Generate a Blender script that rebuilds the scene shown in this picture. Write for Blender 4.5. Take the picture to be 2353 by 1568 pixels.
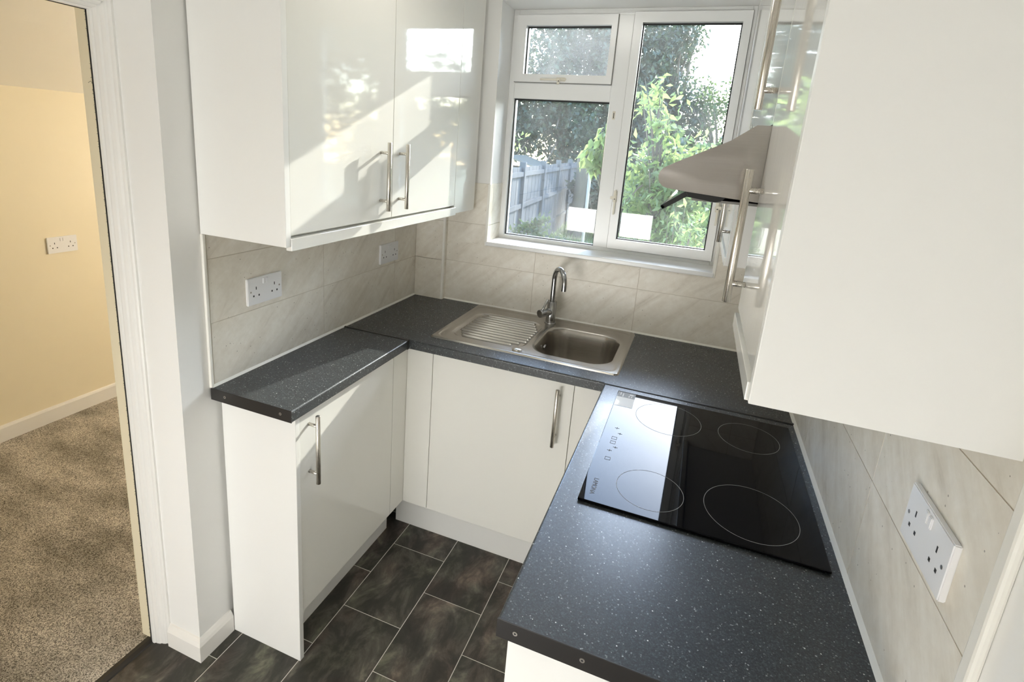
import bpy, bmesh, math, random
import numpy as np
from mathutils import Vector, Matrix
PI = math.pi
for _o in list(bpy.data.objects): bpy.data.objects.remove(_o)
S = bpy.context.scene
COL = S.collection

# ------------------------------------------------------------------ camera
cx, cy, cz = 1.26541, -2.31444, 1.67196
yaw, pitch, roll = 0.352922, -0.244376, 0.07273
FPX, PPX, PPY = 1230.871, -40.32, -146.74
fw = Vector((-math.sin(yaw)*math.cos(pitch), math.cos(yaw)*math.cos(pitch), math.sin(pitch)))
r0 = Vector((math.cos(yaw), math.sin(yaw), 0)); u0 = r0.cross(fw)
rt = math.cos(roll)*r0 + math.sin(roll)*u0; up = -math.sin(roll)*r0 + math.cos(roll)*u0
cam = bpy.data.cameras.new('camera'); cam_o = bpy.data.objects.new('camera', cam); COL.objects.link(cam_o)
cam_o.matrix_world = Matrix(((rt.x, up.x, -fw.x, cx), (rt.y, up.y, -fw.y, cy), (rt.z, up.z, -fw.z, cz), (0, 0, 0, 1)))
cam.sensor_fit = 'HORIZONTAL'; cam.sensor_width = 36.0; cam.lens = 36.0*FPX/2353
cam.shift_x = -PPX/2353; cam.shift_y = PPY/2353
cam.clip_start = 0.02; cam.clip_end = 300
S.camera = cam_o

# ------------------------------------------------------------------ light
SUN_DIR = Vector((0.205, 1.0, 0.425)).normalized()
sun_el = math.asin(SUN_DIR.z)
world = bpy.data.worlds.new('sky'); S.world = world; world.use_nodes = True
nt = world.node_tree; nt.nodes.clear()
wo = nt.nodes.new('ShaderNodeOutputWorld'); bg = nt.nodes.new('ShaderNodeBackground'); sk = nt.nodes.new('ShaderNodeTexSky')
sk.sky_type = 'NISHITA'; sk.sun_disc = False; sk.sun_elevation = sun_el
sk.sun_rotation = math.atan2(SUN_DIR.x, SUN_DIR.y)
sk.air_density = 1.0; sk.dust_density = 0.6; sk.ozone_density = 2.5
nt.links.new(sk.outputs[0], bg.inputs[0]); nt.links.new(bg.outputs[0], wo.inputs[0])
bg.inputs[1].default_value = 1.5
sun = bpy.data.lights.new('sun', 'SUN'); sun.energy = 3.9; sun.angle = 0.009; sun.color = (1.0, 0.95, 0.86)
sun_o = bpy.data.objects.new('sun', sun); COL.objects.link(sun_o); sun_o.location = (3, 12, 6)
sun_o.rotation_euler = SUN_DIR.to_track_quat('Z', 'Y').to_euler()
KITCHEN_FILL, ROOM_FILL, REAR_FILL = 9.5, 15.5, 5.0  # strengths of the added fill sources
S.view_settings.view_transform = 'Standard'; S.view_settings.look = 'None'
S.view_settings.gamma = 1.0; S.view_settings.use_curve_mapping = False
S.view_settings.exposure = 1.39
S.cycles.max_bounces = 12; S.cycles.diffuse_bounces = 6; S.cycles.glossy_bounces = 6
S.cycles.transparent_max_bounces = 24; S.cycles.sample_clamp_indirect = 6.0
S.cycles.use_denoising = True
S.cycles.caustics_reflective = False; S.cycles.caustics_refractive = False

# ------------------------------------------------------------------ node helpers
def newmat(name):
    m = bpy.data.materials.new(name); m.use_nodes = True
    t = m.node_tree; t.nodes.clear()
    out = t.nodes.new('ShaderNodeOutputMaterial')
    return m, t, out
def N(t, kind, **kw):
    n = t.nodes.new('ShaderNode'+kind)
    for k, v in kw.items():
        if k in ('inp',):
            for a, b in v.items(): n.inputs[a].default_value = b
        else: setattr(n, k, v)
    return n
def Lk(t, a, b): t.links.new(a, b)
def math_n(t, op, a, b=None, c=None):
    n = t.nodes.new('ShaderNodeMath'); n.operation = op
    for i, v in enumerate((a, b, c)):
        if v is None: continue
        if isinstance(v, (int, float)): n.inputs[i].default_value = v
        else: t.links.new(v, n.inputs[i])
    return n.outputs[0]
def mixc(t, fac, a, b, blend='MIX'):
    n = t.nodes.new('ShaderNodeMix'); n.data_type = 'RGBA'; n.blend_type = blend
    for s, v in ((0, fac), (6, a), (7, b)):
        if isinstance(v, (int, float)): n.inputs[s].default_value = v
        elif isinstance(v, (tuple, list)): n.inputs[s].default_value = (*v[:3], 1)
        else: t.links.new(v, n.inputs[s])
    return n.outputs[2]
def ramp(t, fac, stops, interp='LINEAR'):
    n = t.nodes.new('ShaderNodeValToRGB'); n.color_ramp.interpolation = interp
    e = n.color_ramp.elements
    while len(e) > 1: e.remove(e[0])
    for i, (p, c) in enumerate(stops):
        el = e[0] if i == 0 else e.new(p)
        el.position = p; el.color = (*c, 1) if len(c) == 3 else c
    t.links.new(fac, n.inputs[0]); return n.outputs[0]
def bsdf(t, out, **kw):
    p = t.nodes.new('ShaderNodeBsdfPrincipled')
    for k, v in kw.items():
        k = {'base': 'Base Color', 'rough': 'Roughness', 'metal': 'Metallic', 'ior': 'IOR', 'normal': 'Normal', 'spec': 'Specular IOR Level', 'coat': 'Coat Weight', 'coat_rough': 'Coat Roughness', 'aniso': 'Anisotropic', 'ecol': 'Emission Color', 'estr': 'Emission Strength'}[k]
        if isinstance(v, (int, float)): p.inputs[k].default_value = v
        elif isinstance(v, (tuple, list)): p.inputs[k].default_value = (*v[:3], 1)
        else: t.links.new(v, p.inputs[k])
    t.links.new(p.outputs[0], out.inputs[0]); return p
def bump(t, h, strength=.2, dist=.002):
    b = t.nodes.new('ShaderNodeBump'); b.inputs['Strength'].default_value = strength; b.inputs['Distance'].default_value = dist
    t.links.new(h, b.inputs['Height']); return b.outputs[0]
def coords(t, scale=(1, 1, 1), rot=(0, 0, 0), offset=None):
    c = t.nodes.new('ShaderNodeTexCoord'); m = t.nodes.new('ShaderNodeMapping')
    m.inputs['Scale'].default_value = scale; m.inputs['Rotation'].default_value = rot
    t.links.new(c.outputs['Object'], m.inputs[0])
    if offset is not None: t.links.new(offset, m.inputs['Location'])
    return m.outputs[0]
def noise(t, vec, scale, detail=4, rough=.55, dist=0):
    n = t.nodes.new('ShaderNodeTexNoise'); n.inputs['Scale'].default_value = scale; n.inputs['Detail'].default_value = detail
    n.inputs['Roughness'].default_value = rough; n.inputs['Distortion'].default_value = dist
    t.links.new(vec, n.inputs['Vector']); return n
def simple(name, col, rough=.5, metal=0, **kw):
    m, t, o = newmat(name); bsdf(t, o, base=col, rough=rough, metal=metal, **kw); return m

# ------------------------------------------------------------------ materials
M = {}
def paint(name, col, rough=.55, var=.03):
    m, t, o = newmat(name); c = coords(t)
    n = noise(t, c, 3.0, 3)
    base = mixc(t, n.outputs[0], tuple(x*(1-var) for x in col), tuple(min(1, x*(1+var)) for x in col))
    n2 = noise(t, c, 160, 2)
    bsdf(t, o, base=base, rough=rough, normal=bump(t, n2.outputs[0], .05, .001)); M[name] = m
paint('wall_white', (.84, .835, .815)); paint('wall_yellow', (.84, .755, .56)); paint('ceiling_white', (.84, .83, .80))
paint('soffit_cream', (.88, .85, .77)); paint('jamb_cream', (.82, .74, .55), .4)
paint('gloss_paint', (.82, .81, .78), .22); paint('skirting_white', (.84, .82, .78), .3)
M['upvc'] = simple('upvc', (.84, .845, .84), .22)
M['sealant'] = simple('sealant', (.86, .84, .78), .4)
M['socket_white'] = simple('socket_white', (.84, .84, .85), .25)
M['socket_hole'] = simple('socket_hole', (.02, .02, .02), .6)
M['screw'] = simple('screw', (.45, .42, .38), .4, 1)
M['gasket'] = simple('gasket', (.015, .015, .015), .6)
M['black_plastic'] = simple('black_plastic', (.012, .012, .013), .28)
M['strip_black'] = simple('strip_black', (.018, .016, .015), .38)
M['hinge_cream'] = simple('hinge_cream', (.74, .70, .60), .35)
M['trim_white'] = simple('trim_white', (.84, .82, .76), .3)
M['cupboard_dark'] = simple('cupboard_dark', (.25, .24, .22), .6)

# white gloss lacquer doors (tiny ripple in the lacquer)
def gloss(name, col, r=.045):
    m, t, o = newmat(name); c = coords(t, (1, 1, .45))
    n = noise(t, c, 26, 2); n2 = noise(t, c, 150, 2)
    h = math_n(t, 'ADD', n.outputs[0], math_n(t, 'MULTIPLY', n2.outputs[0], .14))
    bsdf(t, o, base=col, rough=r, normal=bump(t, h, .035, .0035), spec=.55); M[name] = m
gloss('gloss_white', (.84, .83, .785))
M['cabinet_satin'] = simple('cabinet_satin', (.84, .835, .81), .3, spec=.35)

# stainless: brushed
def steel(name, col, rough, stretch=(1, 60, 60), b=.04):
    m, t, o = newmat(name); c = coords(t, stretch)
    n = noise(t, c, 14, 3)
    rr = math_n(t, 'MULTIPLY_ADD', n.outputs[0], .14, rough-.07)
    base = mixc(t, n.outputs[0], tuple(x*.92 for x in col), col)
    bsdf(t, o, base=base, rough=rr, metal=1, normal=bump(t, n.outputs[0], b, .0006)); M[name] = m
def hood_mat():
    m, t, o = newmat('steel_hood'); c = coords(t, (1, 1, 70)); n = noise(t, c, 12, 3)
    w2 = noise(t, coords(t, (3.5, 1, 9)), 1.3, 2)                       # slightly uneven sheet
    h = math_n(t, 'ADD', math_n(t, 'MULTIPLY', n.outputs[0], .02), w2.outputs[0])
    bsdf(t, o, base=mixc(t, n.outputs[0], (.44, .41, .39), (.52, .49, .47)), rough=.24, metal=1, normal=bump(t, h, .5, .012)); M['steel_hood'] = m
steel('steel_sink', (.50, .475, .44), .24); hood_mat()
steel('handle_nickel', (.66, .62, .56), .27, (60, 60, 1)); steel('tap_chrome', (.42, .42, .42), .16, (60, 60, 2), .02)

# worktop: black laminate with glitter
def worktop_mat():
    m, t, o = newmat('worktop_black'); c = coords(t)
    v = N(t, 'TexVoronoi', feature='F1'); v.inputs['Scale'].default_value = 480; Lk(t, c, v.inputs['Vector'])
    sep = N(t, 'SeparateColor'); Lk(t, v.outputs['Color'], sep.inputs[0])
    grain = ramp(t, sep.outputs[0], [(0, (.008, .010, .011)), (.40, (.017, .021, .024)), (.8, (.030, .036, .040)), (.972, (.058, .066, .07)), (.990, (.20, .20, .195)), (1, (.36, .36, .35))])
    v2 = N(t, 'TexVoronoi', feature='F1'); v2.inputs['Scale'].default_value = 95; Lk(t, c, v2.inputs['Vector'])
    s2 = N(t, 'SeparateColor'); Lk(t, v2.outputs['Color'], s2.inputs[0])
    d = math_n(t, 'LESS_THAN', v2.outputs['Distance'], .12)
    big = math_n(t, 'MULTIPLY', d, math_n(t, 'GREATER_THAN', s2.outputs[1], .87))
    cl = noise(t, c, 5, 3)
    tint = mixc(t, cl.outputs[0], (.80, .95, 1.0), (1.05, .95, .92))
    base = mixc(t, 1.0, grain, tint, 'MULTIPLY')
    base = mixc(t, big, base, (.75, .75, .73))
    rr = math_n(t, 'MULTIPLY_ADD', cl.outputs[0], .06, .22)
    p = bsdf(t, o, base=base, rough=rr, spec=.45)
    gl = N(t, 'BsdfGlossy'); gl.inputs['Roughness'].default_value = .62
    Lk(t, mixc(t, 1.0, mixc(t, .5, base, (.30, .30, .30)), (1.8, 1.8, 1.8), 'MULTIPLY'), gl.inputs[0])      # metallic flakes in the laminate
    mx = N(t, 'MixShader'); mx.inputs[0].default_value = .16; Lk(t, p.outputs[0], mx.inputs[1]); Lk(t, gl.outputs[0], mx.inputs[2]); Lk(t, mx.outputs[0], o.inputs[0]); M['worktop_black'] = m
worktop_mat()

# stone-look wall tiles, streaks run diagonally; u = horizontal axis of the wall
def tile_mat(name, axis):
    m, t, o = newmat(name)
    g = N(t, 'NewGeometry'); tc = N(t, 'TexCoord'); sp = N(t, 'SeparateXYZ'); Lk(t, tc.outputs['Object'], sp.inputs[0])
    cb = N(t, 'CombineXYZ'); Lk(t, sp.outputs[axis], cb.inputs[0]); Lk(t, sp.outputs[2], cb.inputs[1])
    Lk(t, math_n(t, 'MULTIPLY', g.outputs['Random Per Island'], 37.0), cb.inputs[2])
    mp = N(t, 'Mapping'); Lk(t, cb.outputs[0], mp.inputs[0]); mp.inputs['Rotation'].default_value = (0, 0, math.radians(-42)); 
    mp2 = N(t, 'Mapping'); Lk(t, mp.outputs[0], mp2.inputs[0]); mp2.inputs['Scale'].default_value = (2.2, 13, 1)
    n1 = noise(t, mp2.outputs[0], 1.6, 7, .62, .5)
    n2 = noise(t, cb.outputs[0], 38, 5, .65)
    n3 = noise(t, cb.outputs[0], 9, 3)
    base = ramp(t, n1.outputs[0], [(.25, (.54, .48, .385)), (.42, (.79, .735, .64)), (.60, (.88, .84, .755)), (.78, (.92, .90, .84))])
    base = mixc(t, .35, base, ramp(t, n2.outputs[0], [(.3, (.66, .61, .52)), (.7, (.88, .85, .78))]))
    base = mixc(t, ramp(t, n3.outputs[0], [(.45, (0, 0, 0)), (.75, (.3, .3, .3))]), base, (.70, .64, .54))
    v = N(t, 'TexVoronoi', feature='F1'); v.inputs['Scale'].default_value = 75; Lk(t, cb.outputs[0], v.inputs['Vector'])
    s = N(t, 'SeparateColor'); Lk(t, v.outputs['Color'], s.inputs[0])
    spk = math_n(t, 'MULTIPLY', math_n(t, 'LESS_THAN', v.outputs['Distance'], .12), math_n(t, 'GREATER_THAN', s.outputs[0], .86))
    base = mixc(t, math_n(t, 'MULTIPLY', spk, .7), base, (.16, .13, .09))
    bsdf(t, o, base=base, rough=.38, normal=bump(t, n2.outputs[0], .08, .001)); M[name] = m
tile_mat('tile_left', 1); tile_mat('tile_back', 0)
M['grout'] = simple('grout', (.60, .54, .45), .8)

# dark slate vinyl floor
def floor_mat():
    m, t, o = newmat('floor_slate'); g = N(t, 'NewGeometry'); tc = N(t, 'TexCoord')
    ad = N(t, 'VectorMath', operation='ADD'); cb = N(t, 'CombineXYZ'); Lk(t, math_n(t, 'MULTIPLY', g.outputs['Random Per Island'], 23.0), cb.inputs[2])
    Lk(t, tc.outputs['Object'], ad.inputs[0]); Lk(t, cb.outputs[0], ad.inputs[1])
    mp = N(t, 'Mapping'); Lk(t, ad.outputs[0], mp.inputs[0]); mp.inputs['Scale'].default_value = (8, 4.5, 1)
    n1 = noise(t, mp.outputs[0], 1.5, 7, .66, .5); n2 = noise(t, ad.outputs[0], 60, 4, .7); n3 = noise(t, mp.outputs[0], .8, 2)
    a = ramp(t, n1.outputs[0], [(.30, (.023, .022, .019)), (.45, (.050, .047, .040)), (.56, (.125, .115, .095)), (.68, (.28, .255, .205))])
    hue = ramp(t, n3.outputs[0], [(.35, (.93, 1.0, .90)), (.5, (1, 1, 1)), (.62, (1.13, .95, .93))])
    a = mixc(t, 1.0, a, hue, 'MULTIPLY')
    a = mixc(t, math_n(t, 'MULTIPLY', n2.outputs[0], .5), a, (.05, .045, .037))
    bsdf(t, o, base=a, rough=.42, normal=bump(t, n2.outputs[0], .15, .001), spec=.4); M['floor_slate'] = m
floor_mat()
M['floor_grout'] = simple('floor_grout', (.74, .72, .66), .7)

def carpet_mat():
    m, t, o = newmat('carpet_brown'); c = coords(t)
    n = noise(t, c, 330, 3, .8); n2 = noise(t, coords(t, (1, 2.2, 1)), 3.2, 3)
    v = N(t, 'TexVoronoi', feature='F1'); v.inputs['Scale'].default_value = 380; Lk(t, c, v.inputs['Vector'])
    s = N(t, 'SeparateColor'); Lk(t, v.outputs['Color'], s.inputs[0])
    f = math_n(t, 'ADD', math_n(t, 'MULTIPLY', n.outputs[0], .55), math_n(t, 'MULTIPLY', s.outputs[0], .45))
    a = ramp(t, f, [(.25, (.10, .09, .08)), (.42, (.36, .33, .29)), (.6, (.68, .64, .575)), (.78, (.90, .87, .81))])
    a = mixc(t, 1.0, a, ramp(t, n2.outputs[0], [(.35, (.62, .60, .55)), (.65, (1.15, 1.12, 1.08))]), 'MULTIPLY')
    bsdf(t, o, base=a, rough=.95, normal=bump(t, f, .8, .006), spec=.1); M['carpet_brown'] = m
carpet_mat()

def hob_mat():
    m, t, o = newmat('hob_glass'); bsdf(t, o, base=(.004, .004, .005), rough=.025, ior=1.25); M['hob_glass'] = m
hob_mat()
M['hob_print'] = simple('hob_print', (.34, .34, .32), .7, spec=0)
M['hob_print_faint'] = simple('hob_print_faint', (.20, .20, .20), .7, spec=0)
M['sticker_white'] = simple('sticker_white', (.88, .88, .87), .6, spec=.1)
M['sticker_grey'] = simple('sticker_grey', (.40, .41, .43), .6, spec=.1)

# window glass: clear pane, fresnel reflection, thin film of dust / dried drops
def glass_mat(name, dirt, fog=0.0):
    m, t, o = newmat(name); c = coords(t)
    fr = N(t, 'Fresnel'); fr.inputs[0].default_value = 1.55
    tr = N(t, 'BsdfTransparent'); tr.inputs[0].default_value = (.93, .95, .94, 1)
    gl = N(t, 'BsdfGlossy'); gl.inputs['Roughness'].default_value = .0
    mx = N(t, 'MixShader'); Lk(t, math_n(t, 'MULTIPLY', fr.outputs[0], 1.5), mx.inputs[0]); Lk(t, tr.outputs[0], mx.inputs[1]); Lk(t, gl.outputs[0], mx.inputs[2])
    df = N(t, 'BsdfDiffuse'); df.inputs[0].default_value = (.75, .76, .76, 1); tl = N(t, 'BsdfTranslucent'); tl.inputs[0].default_value = (.75, .76, .76, 1)
    ms = N(t, 'MixShader'); ms.inputs[0].default_value = .6; Lk(t, df.outputs[0], ms.inputs[1]); Lk(t, tl.outputs[0], ms.inputs[2])
    n = noise(t, c, 5, 6, .65, 1.2); n2 = noise(t, c, 240, 2, .6)
    f = ramp(t, n.outputs[0], [(.35, (dirt*.5,)*3), (.75, (dirt*2.2,)*3)])
    sp = ramp(t, n2.outputs[0], [(.66, (0, 0, 0)), (.74, (dirt*2.5+fog, )*3)])
    f = math_n(t, 'ADD', math_n(t, 'ADD', f, sp), fog*.4)
    m2 = N(t, 'MixShader'); Lk(t, f, m2.inputs[0]); Lk(t, mx.outputs[0], m2.inputs[1]); Lk(t, ms.outputs[0], m2.inputs[2])
    Lk(t, m2.outputs[0], o.inputs[0]); M[name] = m
glass_mat('glass', .016); glass_mat('glass_damp', .028, .06)
def clear_mat():
    m, t, o = newmat('clear_visor')
    tr = N(t, 'BsdfTransparent'); tr.inputs[0].default_value = (.72, .78, .76, 1); gl = N(t, 'BsdfGlossy'); gl.inputs['Roughness'].default_value = .05
    mx = N(t, 'MixShader'); mx.inputs[0].default_value = .18; Lk(t, tr.outputs[0], mx.inputs[1]); Lk(t, gl.outputs[0], mx.inputs[2]); Lk(t, mx.outputs[0], o.inputs[0]); M['clear_visor'] = m
clear_mat()
def leaf_mat(name, a, b, trans=.45, tcol=None):
    m, t, o = newmat(name); g = N(t, 'NewGeometry')
    n = noise(t, coords(t), .9, 2)
    f = math_n(t, 'MULTIPLY_ADD', g.outputs['Random Per Island'], .7, math_n(t, 'MULTIPLY', n.outputs[0], .3))
    colr = mixc(t, f, a, b)
    df = N(t, 'BsdfPrincipled'); Lk(t, colr, df.inputs['Base Color']); df.inputs['Roughness'].default_value = .45; df.inputs['Specular IOR Level'].default_value = .35
    tl = N(t, 'BsdfTranslucent'); tb = mixc(t, f, tcol or a, tuple(min(1, x*1.3) for x in (tcol or b))); Lk(t, tb, tl.inputs[0])
    mx = N(t, 'MixShader'); mx.inputs[0].default_value = trans; Lk(t, df.outputs[0], mx.inputs[1]); Lk(t, tl.outputs[0], mx.inputs[2]); Lk(t, mx.outputs[0], o.inputs[0]); M[name] = m
leaf_mat('leaf_dark', (.009, .016, .009), (.034, .054, .028), .35, (.04, .065, .024))
leaf_mat('leaf_mid', (.022, .038, .014), (.055, .085, .032), .4, (.075, .11, .035))
leaf_mat('leaf_bright', (.045, .075, .02), (.12, .17, .05), .5, (.24, .29, .09))
leaf_mat('leaf_grey', (.014, .022, .014), (.046, .064, .042), .35, (.05, .075, .032))
leaf_mat('grass_blade', (.05, .085, .02), (.12, .16, .045), .5, (.22, .28, .07))
paint('lawn_soil', (.06, .085, .025), .9, .25)
def bark(name, a, b):
    m, t, o = newmat(name); n = noise(t, coords(t, (1, 1, .25)), 22, 5, .7)
    bsdf(t, o, base=mixc(t, n.outputs[0], a, b), rough=.9, normal=bump(t, n.outputs[0], .5, .01)); M[name] = m
bark('bark', (.035, .025, .018), (.12, .09, .06)); bark('post_wood', (.03, .022, .014), (.10, .072, .042)); bark('fence_wood', (.024, .025, .028), (.062, .063, .066))
M['pole_paint'] = simple('pole_paint', (.34, .29, .22), .9, spec=.1)
M['felt_roof'] = simple('felt_roof', (.10, .085, .065), .95, spec=.1); M['shed_wood'] = simple('shed_wood', (.10, .085, .07), .8)
def emit(name, col, s):
    m, t, o = newmat(name); e = N(t, 'Emission'); e.inputs[0].default_value = (*col, 1); e.inputs[1].default_value = s; Lk(t, e.outputs[0], o.inputs[0]); M[name] = m
emit('fill_glow', (1.0, .97, .90), KITCHEN_FILL); emit('fill_glow_warm', (1.0, .91, .80), ROOM_FILL); emit('rear_fill_glow', (1.0, .985, .95), REAR_FILL)  # glow of the added fill sources

# ------------------------------------------------------------------ object helpers
def wloc(p):
    v = Vector((0, 0, 0))
    while p is not None: v += p.location; p = p.parent
    return v
def thing(name, label, cat, loc, group=None, kind=None):
    o = bpy.data.objects.new(name, None); COL.objects.link(o); o.location = loc
    o.empty_display_size = .05; o['label'] = label; o['category'] = cat
    if group: o['group'] = group
    if kind: o['kind'] = kind
    return o
class MB:
    """collects geometry in world coordinates, builds one mesh object"""
    def __init__(s): s.v = []; s.f = []; s.mi = []; s.sm = []
    def add(s, verts, faces, mi=0, smooth=False):
        b = len(s.v); s.v += [tuple(x) for x in verts]
        for f in faces: s.f.append([b+i for i in f]); s.mi.append(mi); s.sm.append(smooth)
        return s
    def box(s, x0, x1, y0, y1, z0, z1, bev=0.0, mi=0, seg=2):
        if x0 > x1: x0, x1 = x1, x0
        if y0 > y1: y0, y1 = y1, y0
        if z0 > z1: z0, z1 = z1, z0
        if bev <= 0:
            v = [(x, y, z) for x in (x0, x1) for y in (y0, y1) for z in (z0, z1)]
            return s.add(v, [(0, 1, 3, 2), (4, 6, 7, 5), (0, 4, 5, 1), (2, 3, 7, 6), (0, 2, 6, 4), (1, 5, 7, 3)], mi)
        bm = bmesh.new(); bmesh.ops.create_cube(bm, size=1)
        for v in bm.verts: v.co = ((x0+x1)/2+v.co.x*(x1-x0), (y0+y1)/2+v.co.y*(y1-y0), (z0+z1)/2+v.co.z*(z1-z0))
        bmesh.ops.bevel(bm, geom=bm.edges[:], offset=min(bev, .49*min(x1-x0, y1-y0, z1-z0)), segments=seg, profile=.5, affect='EDGES')
        s.from_bm(bm, mi); return s
    def from_bm(s, bm, mi=0, smooth=False):
        bm.verts.index_update()
        s.add([v.co[:] for v in bm.verts], [[v.index for v in f.verts] for f in bm.faces], mi, smooth); bm.free(); return s
    def tube(s, pts, r, n=14, mi=0, caps=True, smooth=True):
        pts = [Vector(p) for p in pts]; rs = r if isinstance(r, (list, tuple)) else [r]*len(pts)
        rings = []; ref = None
        for i, p in enumerate(pts):
            d = (pts[min(i+1, len(pts)-1)]-pts[max(i-1, 0)]).normalized()
            if ref is None: ref = d.orthogonal().normalized()
            a = (ref-d*ref.dot(d)).normalized(); b = d.cross(a); ref = a
            rings.append([p+rs[i]*(math.cos(2*PI*k/n)*a+math.sin(2*PI*k/n)*b) for k in range(n)])
        v = [q for rg in rings for q in rg]; f = []
        for i in range(len(pts)-1):
            for k in range(n): f.append((i*n+k, i*n+(k+1) % n, (i+1)*n+(k+1) % n, (i+1)*n+k))
        s.add(v, f, mi, smooth)
        if caps:
            s.add(rings[0], [tuple(range(n))[::-1]], mi); s.add(rings[-1], [tuple(range(n))], mi)
        return s
    def rod(s, a, b, r, n=18, mi=0, ch=.0008):
        a, b = Vector(a), Vector(b); d = (b-a).normalized()
        return s.tube([a, a+d*ch, b-d*ch, b], [r-ch, r, r, r-ch], n, mi)
    def prism(s, poly, axis, a0, a1, mi=0, smooth=False):
        """poly: list of 2D points, extruded along axis ('x': poly=(y,z); 'y': poly=(x,z); 'z': poly=(x,y))"""
        def P(p, a): return {'x': (a, p[0], p[1]), 'y': (p[0], a, p[1]), 'z': (p[0], p[1], a)}[axis]
        n = len(poly); v = [P(p, a0) for p in poly]+[P(p, a1) for p in poly]
        f = [(i, (i+1) % n, n+(i+1) % n, n+i) for i in range(n)]
        s.add(v, f, mi, smooth); s.add([P(p, a0) for p in poly], [tuple(range(n))], mi); s.add([P(p, a1) for p in poly], [tuple(range(n))], mi)
        return s
    def build(s, name, mats, parent=None, **props):
        L = wloc(parent)
        me = bpy.data.meshes.new(name)
        me.from_pydata([(x-L.x, y-L.y, z-L.z) for x, y, z in s.v], [], s.f)
        for m in (mats if isinstance(mats, (list, tuple)) else [mats]): me.materials.append(M[m] if isinstance(m, str) else m)
        me.polygons.foreach_set('material_index', s.mi); me.polygons.foreach_set('use_smooth', s.sm)
        me.update(); bm = bmesh.new(); bm.from_mesh(me); bmesh.ops.recalc_face_normals(bm, faces=bm.faces[:]); bm.to_mesh(me); bm.free()
        o = bpy.data.objects.new(name, me); COL.objects.link(o)
        if parent is not None: o.parent = parent
        for k, v in props.items(): o[k] = v
        return o
def struct(mb, name, mats, label=None, cat=None):
    o = mb.build(name, mats); o['kind'] = 'structure'
    if label: o['label'] = label
    if cat: o['category'] = cat
    return o
def quick(name, mats, parent, *boxes, bev=.0, **kw):
    m = MB()
    for b in boxes: m.box(*b, bev=bev)
    return m.build(name, mats, parent, **kw)

# ------------------------------------------------------------------ setting
ZC = .91; WX = 1.637; YR = -3.3
NIB = -1.33
# floor: vinyl tiles, half-bond columns running towards the window
fl = MB(); fl.box(-.215, WX+.1, YR, .0, -.03, -.0006, mi=1)
cw, ch = .2365, .3430; k0 = -3
for ci in range(-3, 7):
    xa = .2785+cw*ci; off = -.628 if ci % 2 == 0 else -.799
    for j in range(-3, 9):
        y1 = off-ch*(j-1); y0 = y1-ch
        X0, X1, Y0, Y1 = max(xa+.0014, -.215), min(xa+cw-.0014, WX+.1), max(y0+.0014, YR), min(y1-.0014, 0)
        if X1-X0 < .004 or Y1-Y0 < .004: continue
        fl.box(X0, X1, Y0, Y1, -.01, 0)
floor = struct(fl, 'floor', ['floor_slate', 'floor_grout'], 'dark slate look vinyl tile floor with pale grout lines', 'floor')
# left kitchen wall (tiled) with the nib next to the doorway
w = MB(); w.box(-.13, -.006, NIB, .19, 0, 2.42)
wl = struct(w, 'wall_left', ['wall_white'], 'white wall behind the left worktop, tiled above it', 'wall')
def tile_grid(axis, us, zs, fixed0, fixed1, gap=.0022, skip=None):
    m = MB()
    for i in range(len(us)-1):
        for j in range(len(zs)-1):
            a0, a1, z0, z1 = us[i]+gap/2, us[i+1]-gap/2, zs[j]+gap/2, zs[j+1]-gap/2
            rects = [(a0, a1, z0, z1)]
            if skip:
                sx0, sx1, sz = skip; rects = []
                lo = (a0, a1, z0, min(z1, sz))
                if lo[3]-lo[2] > .003: rects.append(lo)
                if z1 > sz:
                    zz = max(z0, sz)
                    if a0 < sx0: rects.append((a0, min(a1, sx0), zz, z1))
                    if a1 > sx1: rects.append((max(a0, sx1), a1, zz, z1))
                # tile is one L-shaped piece where it wraps the opening: keep pieces touching
            for (p0, p1, q0, q1) in rects:
                if p1-p0 < .003 or q1-q0 < .003: continue
                if axis == 'y': m.box(fixed0, fixed1, p0, p1, q0, q1)
                else: m.box(p0, p1, fixed0, fixed1, q0, q1)
    return m
ROWS = [ZC, 1.107, 1.298, 1.489]
g = tile_grid('y', [-1.228, -1.224, -.721, -.218, 0], ROWS, -.006, 0); g.build('tiling', 'tile_left', wl)
quick('grout', 'grout', wl, (-.006, -.0012, -1.228, 0, ZC, 1.489))
quick('tile_edge_trim', 'trim_white', wl, (-.006, .004, -1.2385, -1.2275, ZC-.002, 1.374), bev=.003)
b = MB(); b.prism([(0, ZC), (.006, ZC), (0, ZC+.007)], 'y', -1.234, -.02); b.build('sealant', 'sealant', wl)
# back wall with the window opening
SX0, SX1, SZ0, SZ1 = .357, 1.363, 1.222, 2.262; WY = .16
w = MB()
w.box(-.13, SX0, .006, .28, 0, 2.42); w.box(SX1, WX+.13, .006, .28, 0, 2.42)
w.box(SX0, SX1, .006, .28, 0, SZ0-.02); w.box(SX0, SX1, .006, .28, SZ1, 2.42)
wb = struct(w, 'wall_back', ['wall_white'], 'white window wall tiled behind the sink', 'wall')
PBX, PBD = .154, -.028
g = tile_grid('x', [PBX, .604, 1.071, 1.536, WX], ROWS, 0, .006, skip=(SX0, SX1, SZ0-.018)); g.build('tiling', 'tile_back', wb)
g = MB(); g.box(PBX, SX0, .0012, .006, ZC, 1.489); g.box(SX1, WX, .0012, .006, ZC, 1.489); g.box(SX0, SX1, .0012, .006, ZC, SZ0-.018); g.build('grout', 'grout', wb)
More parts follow.
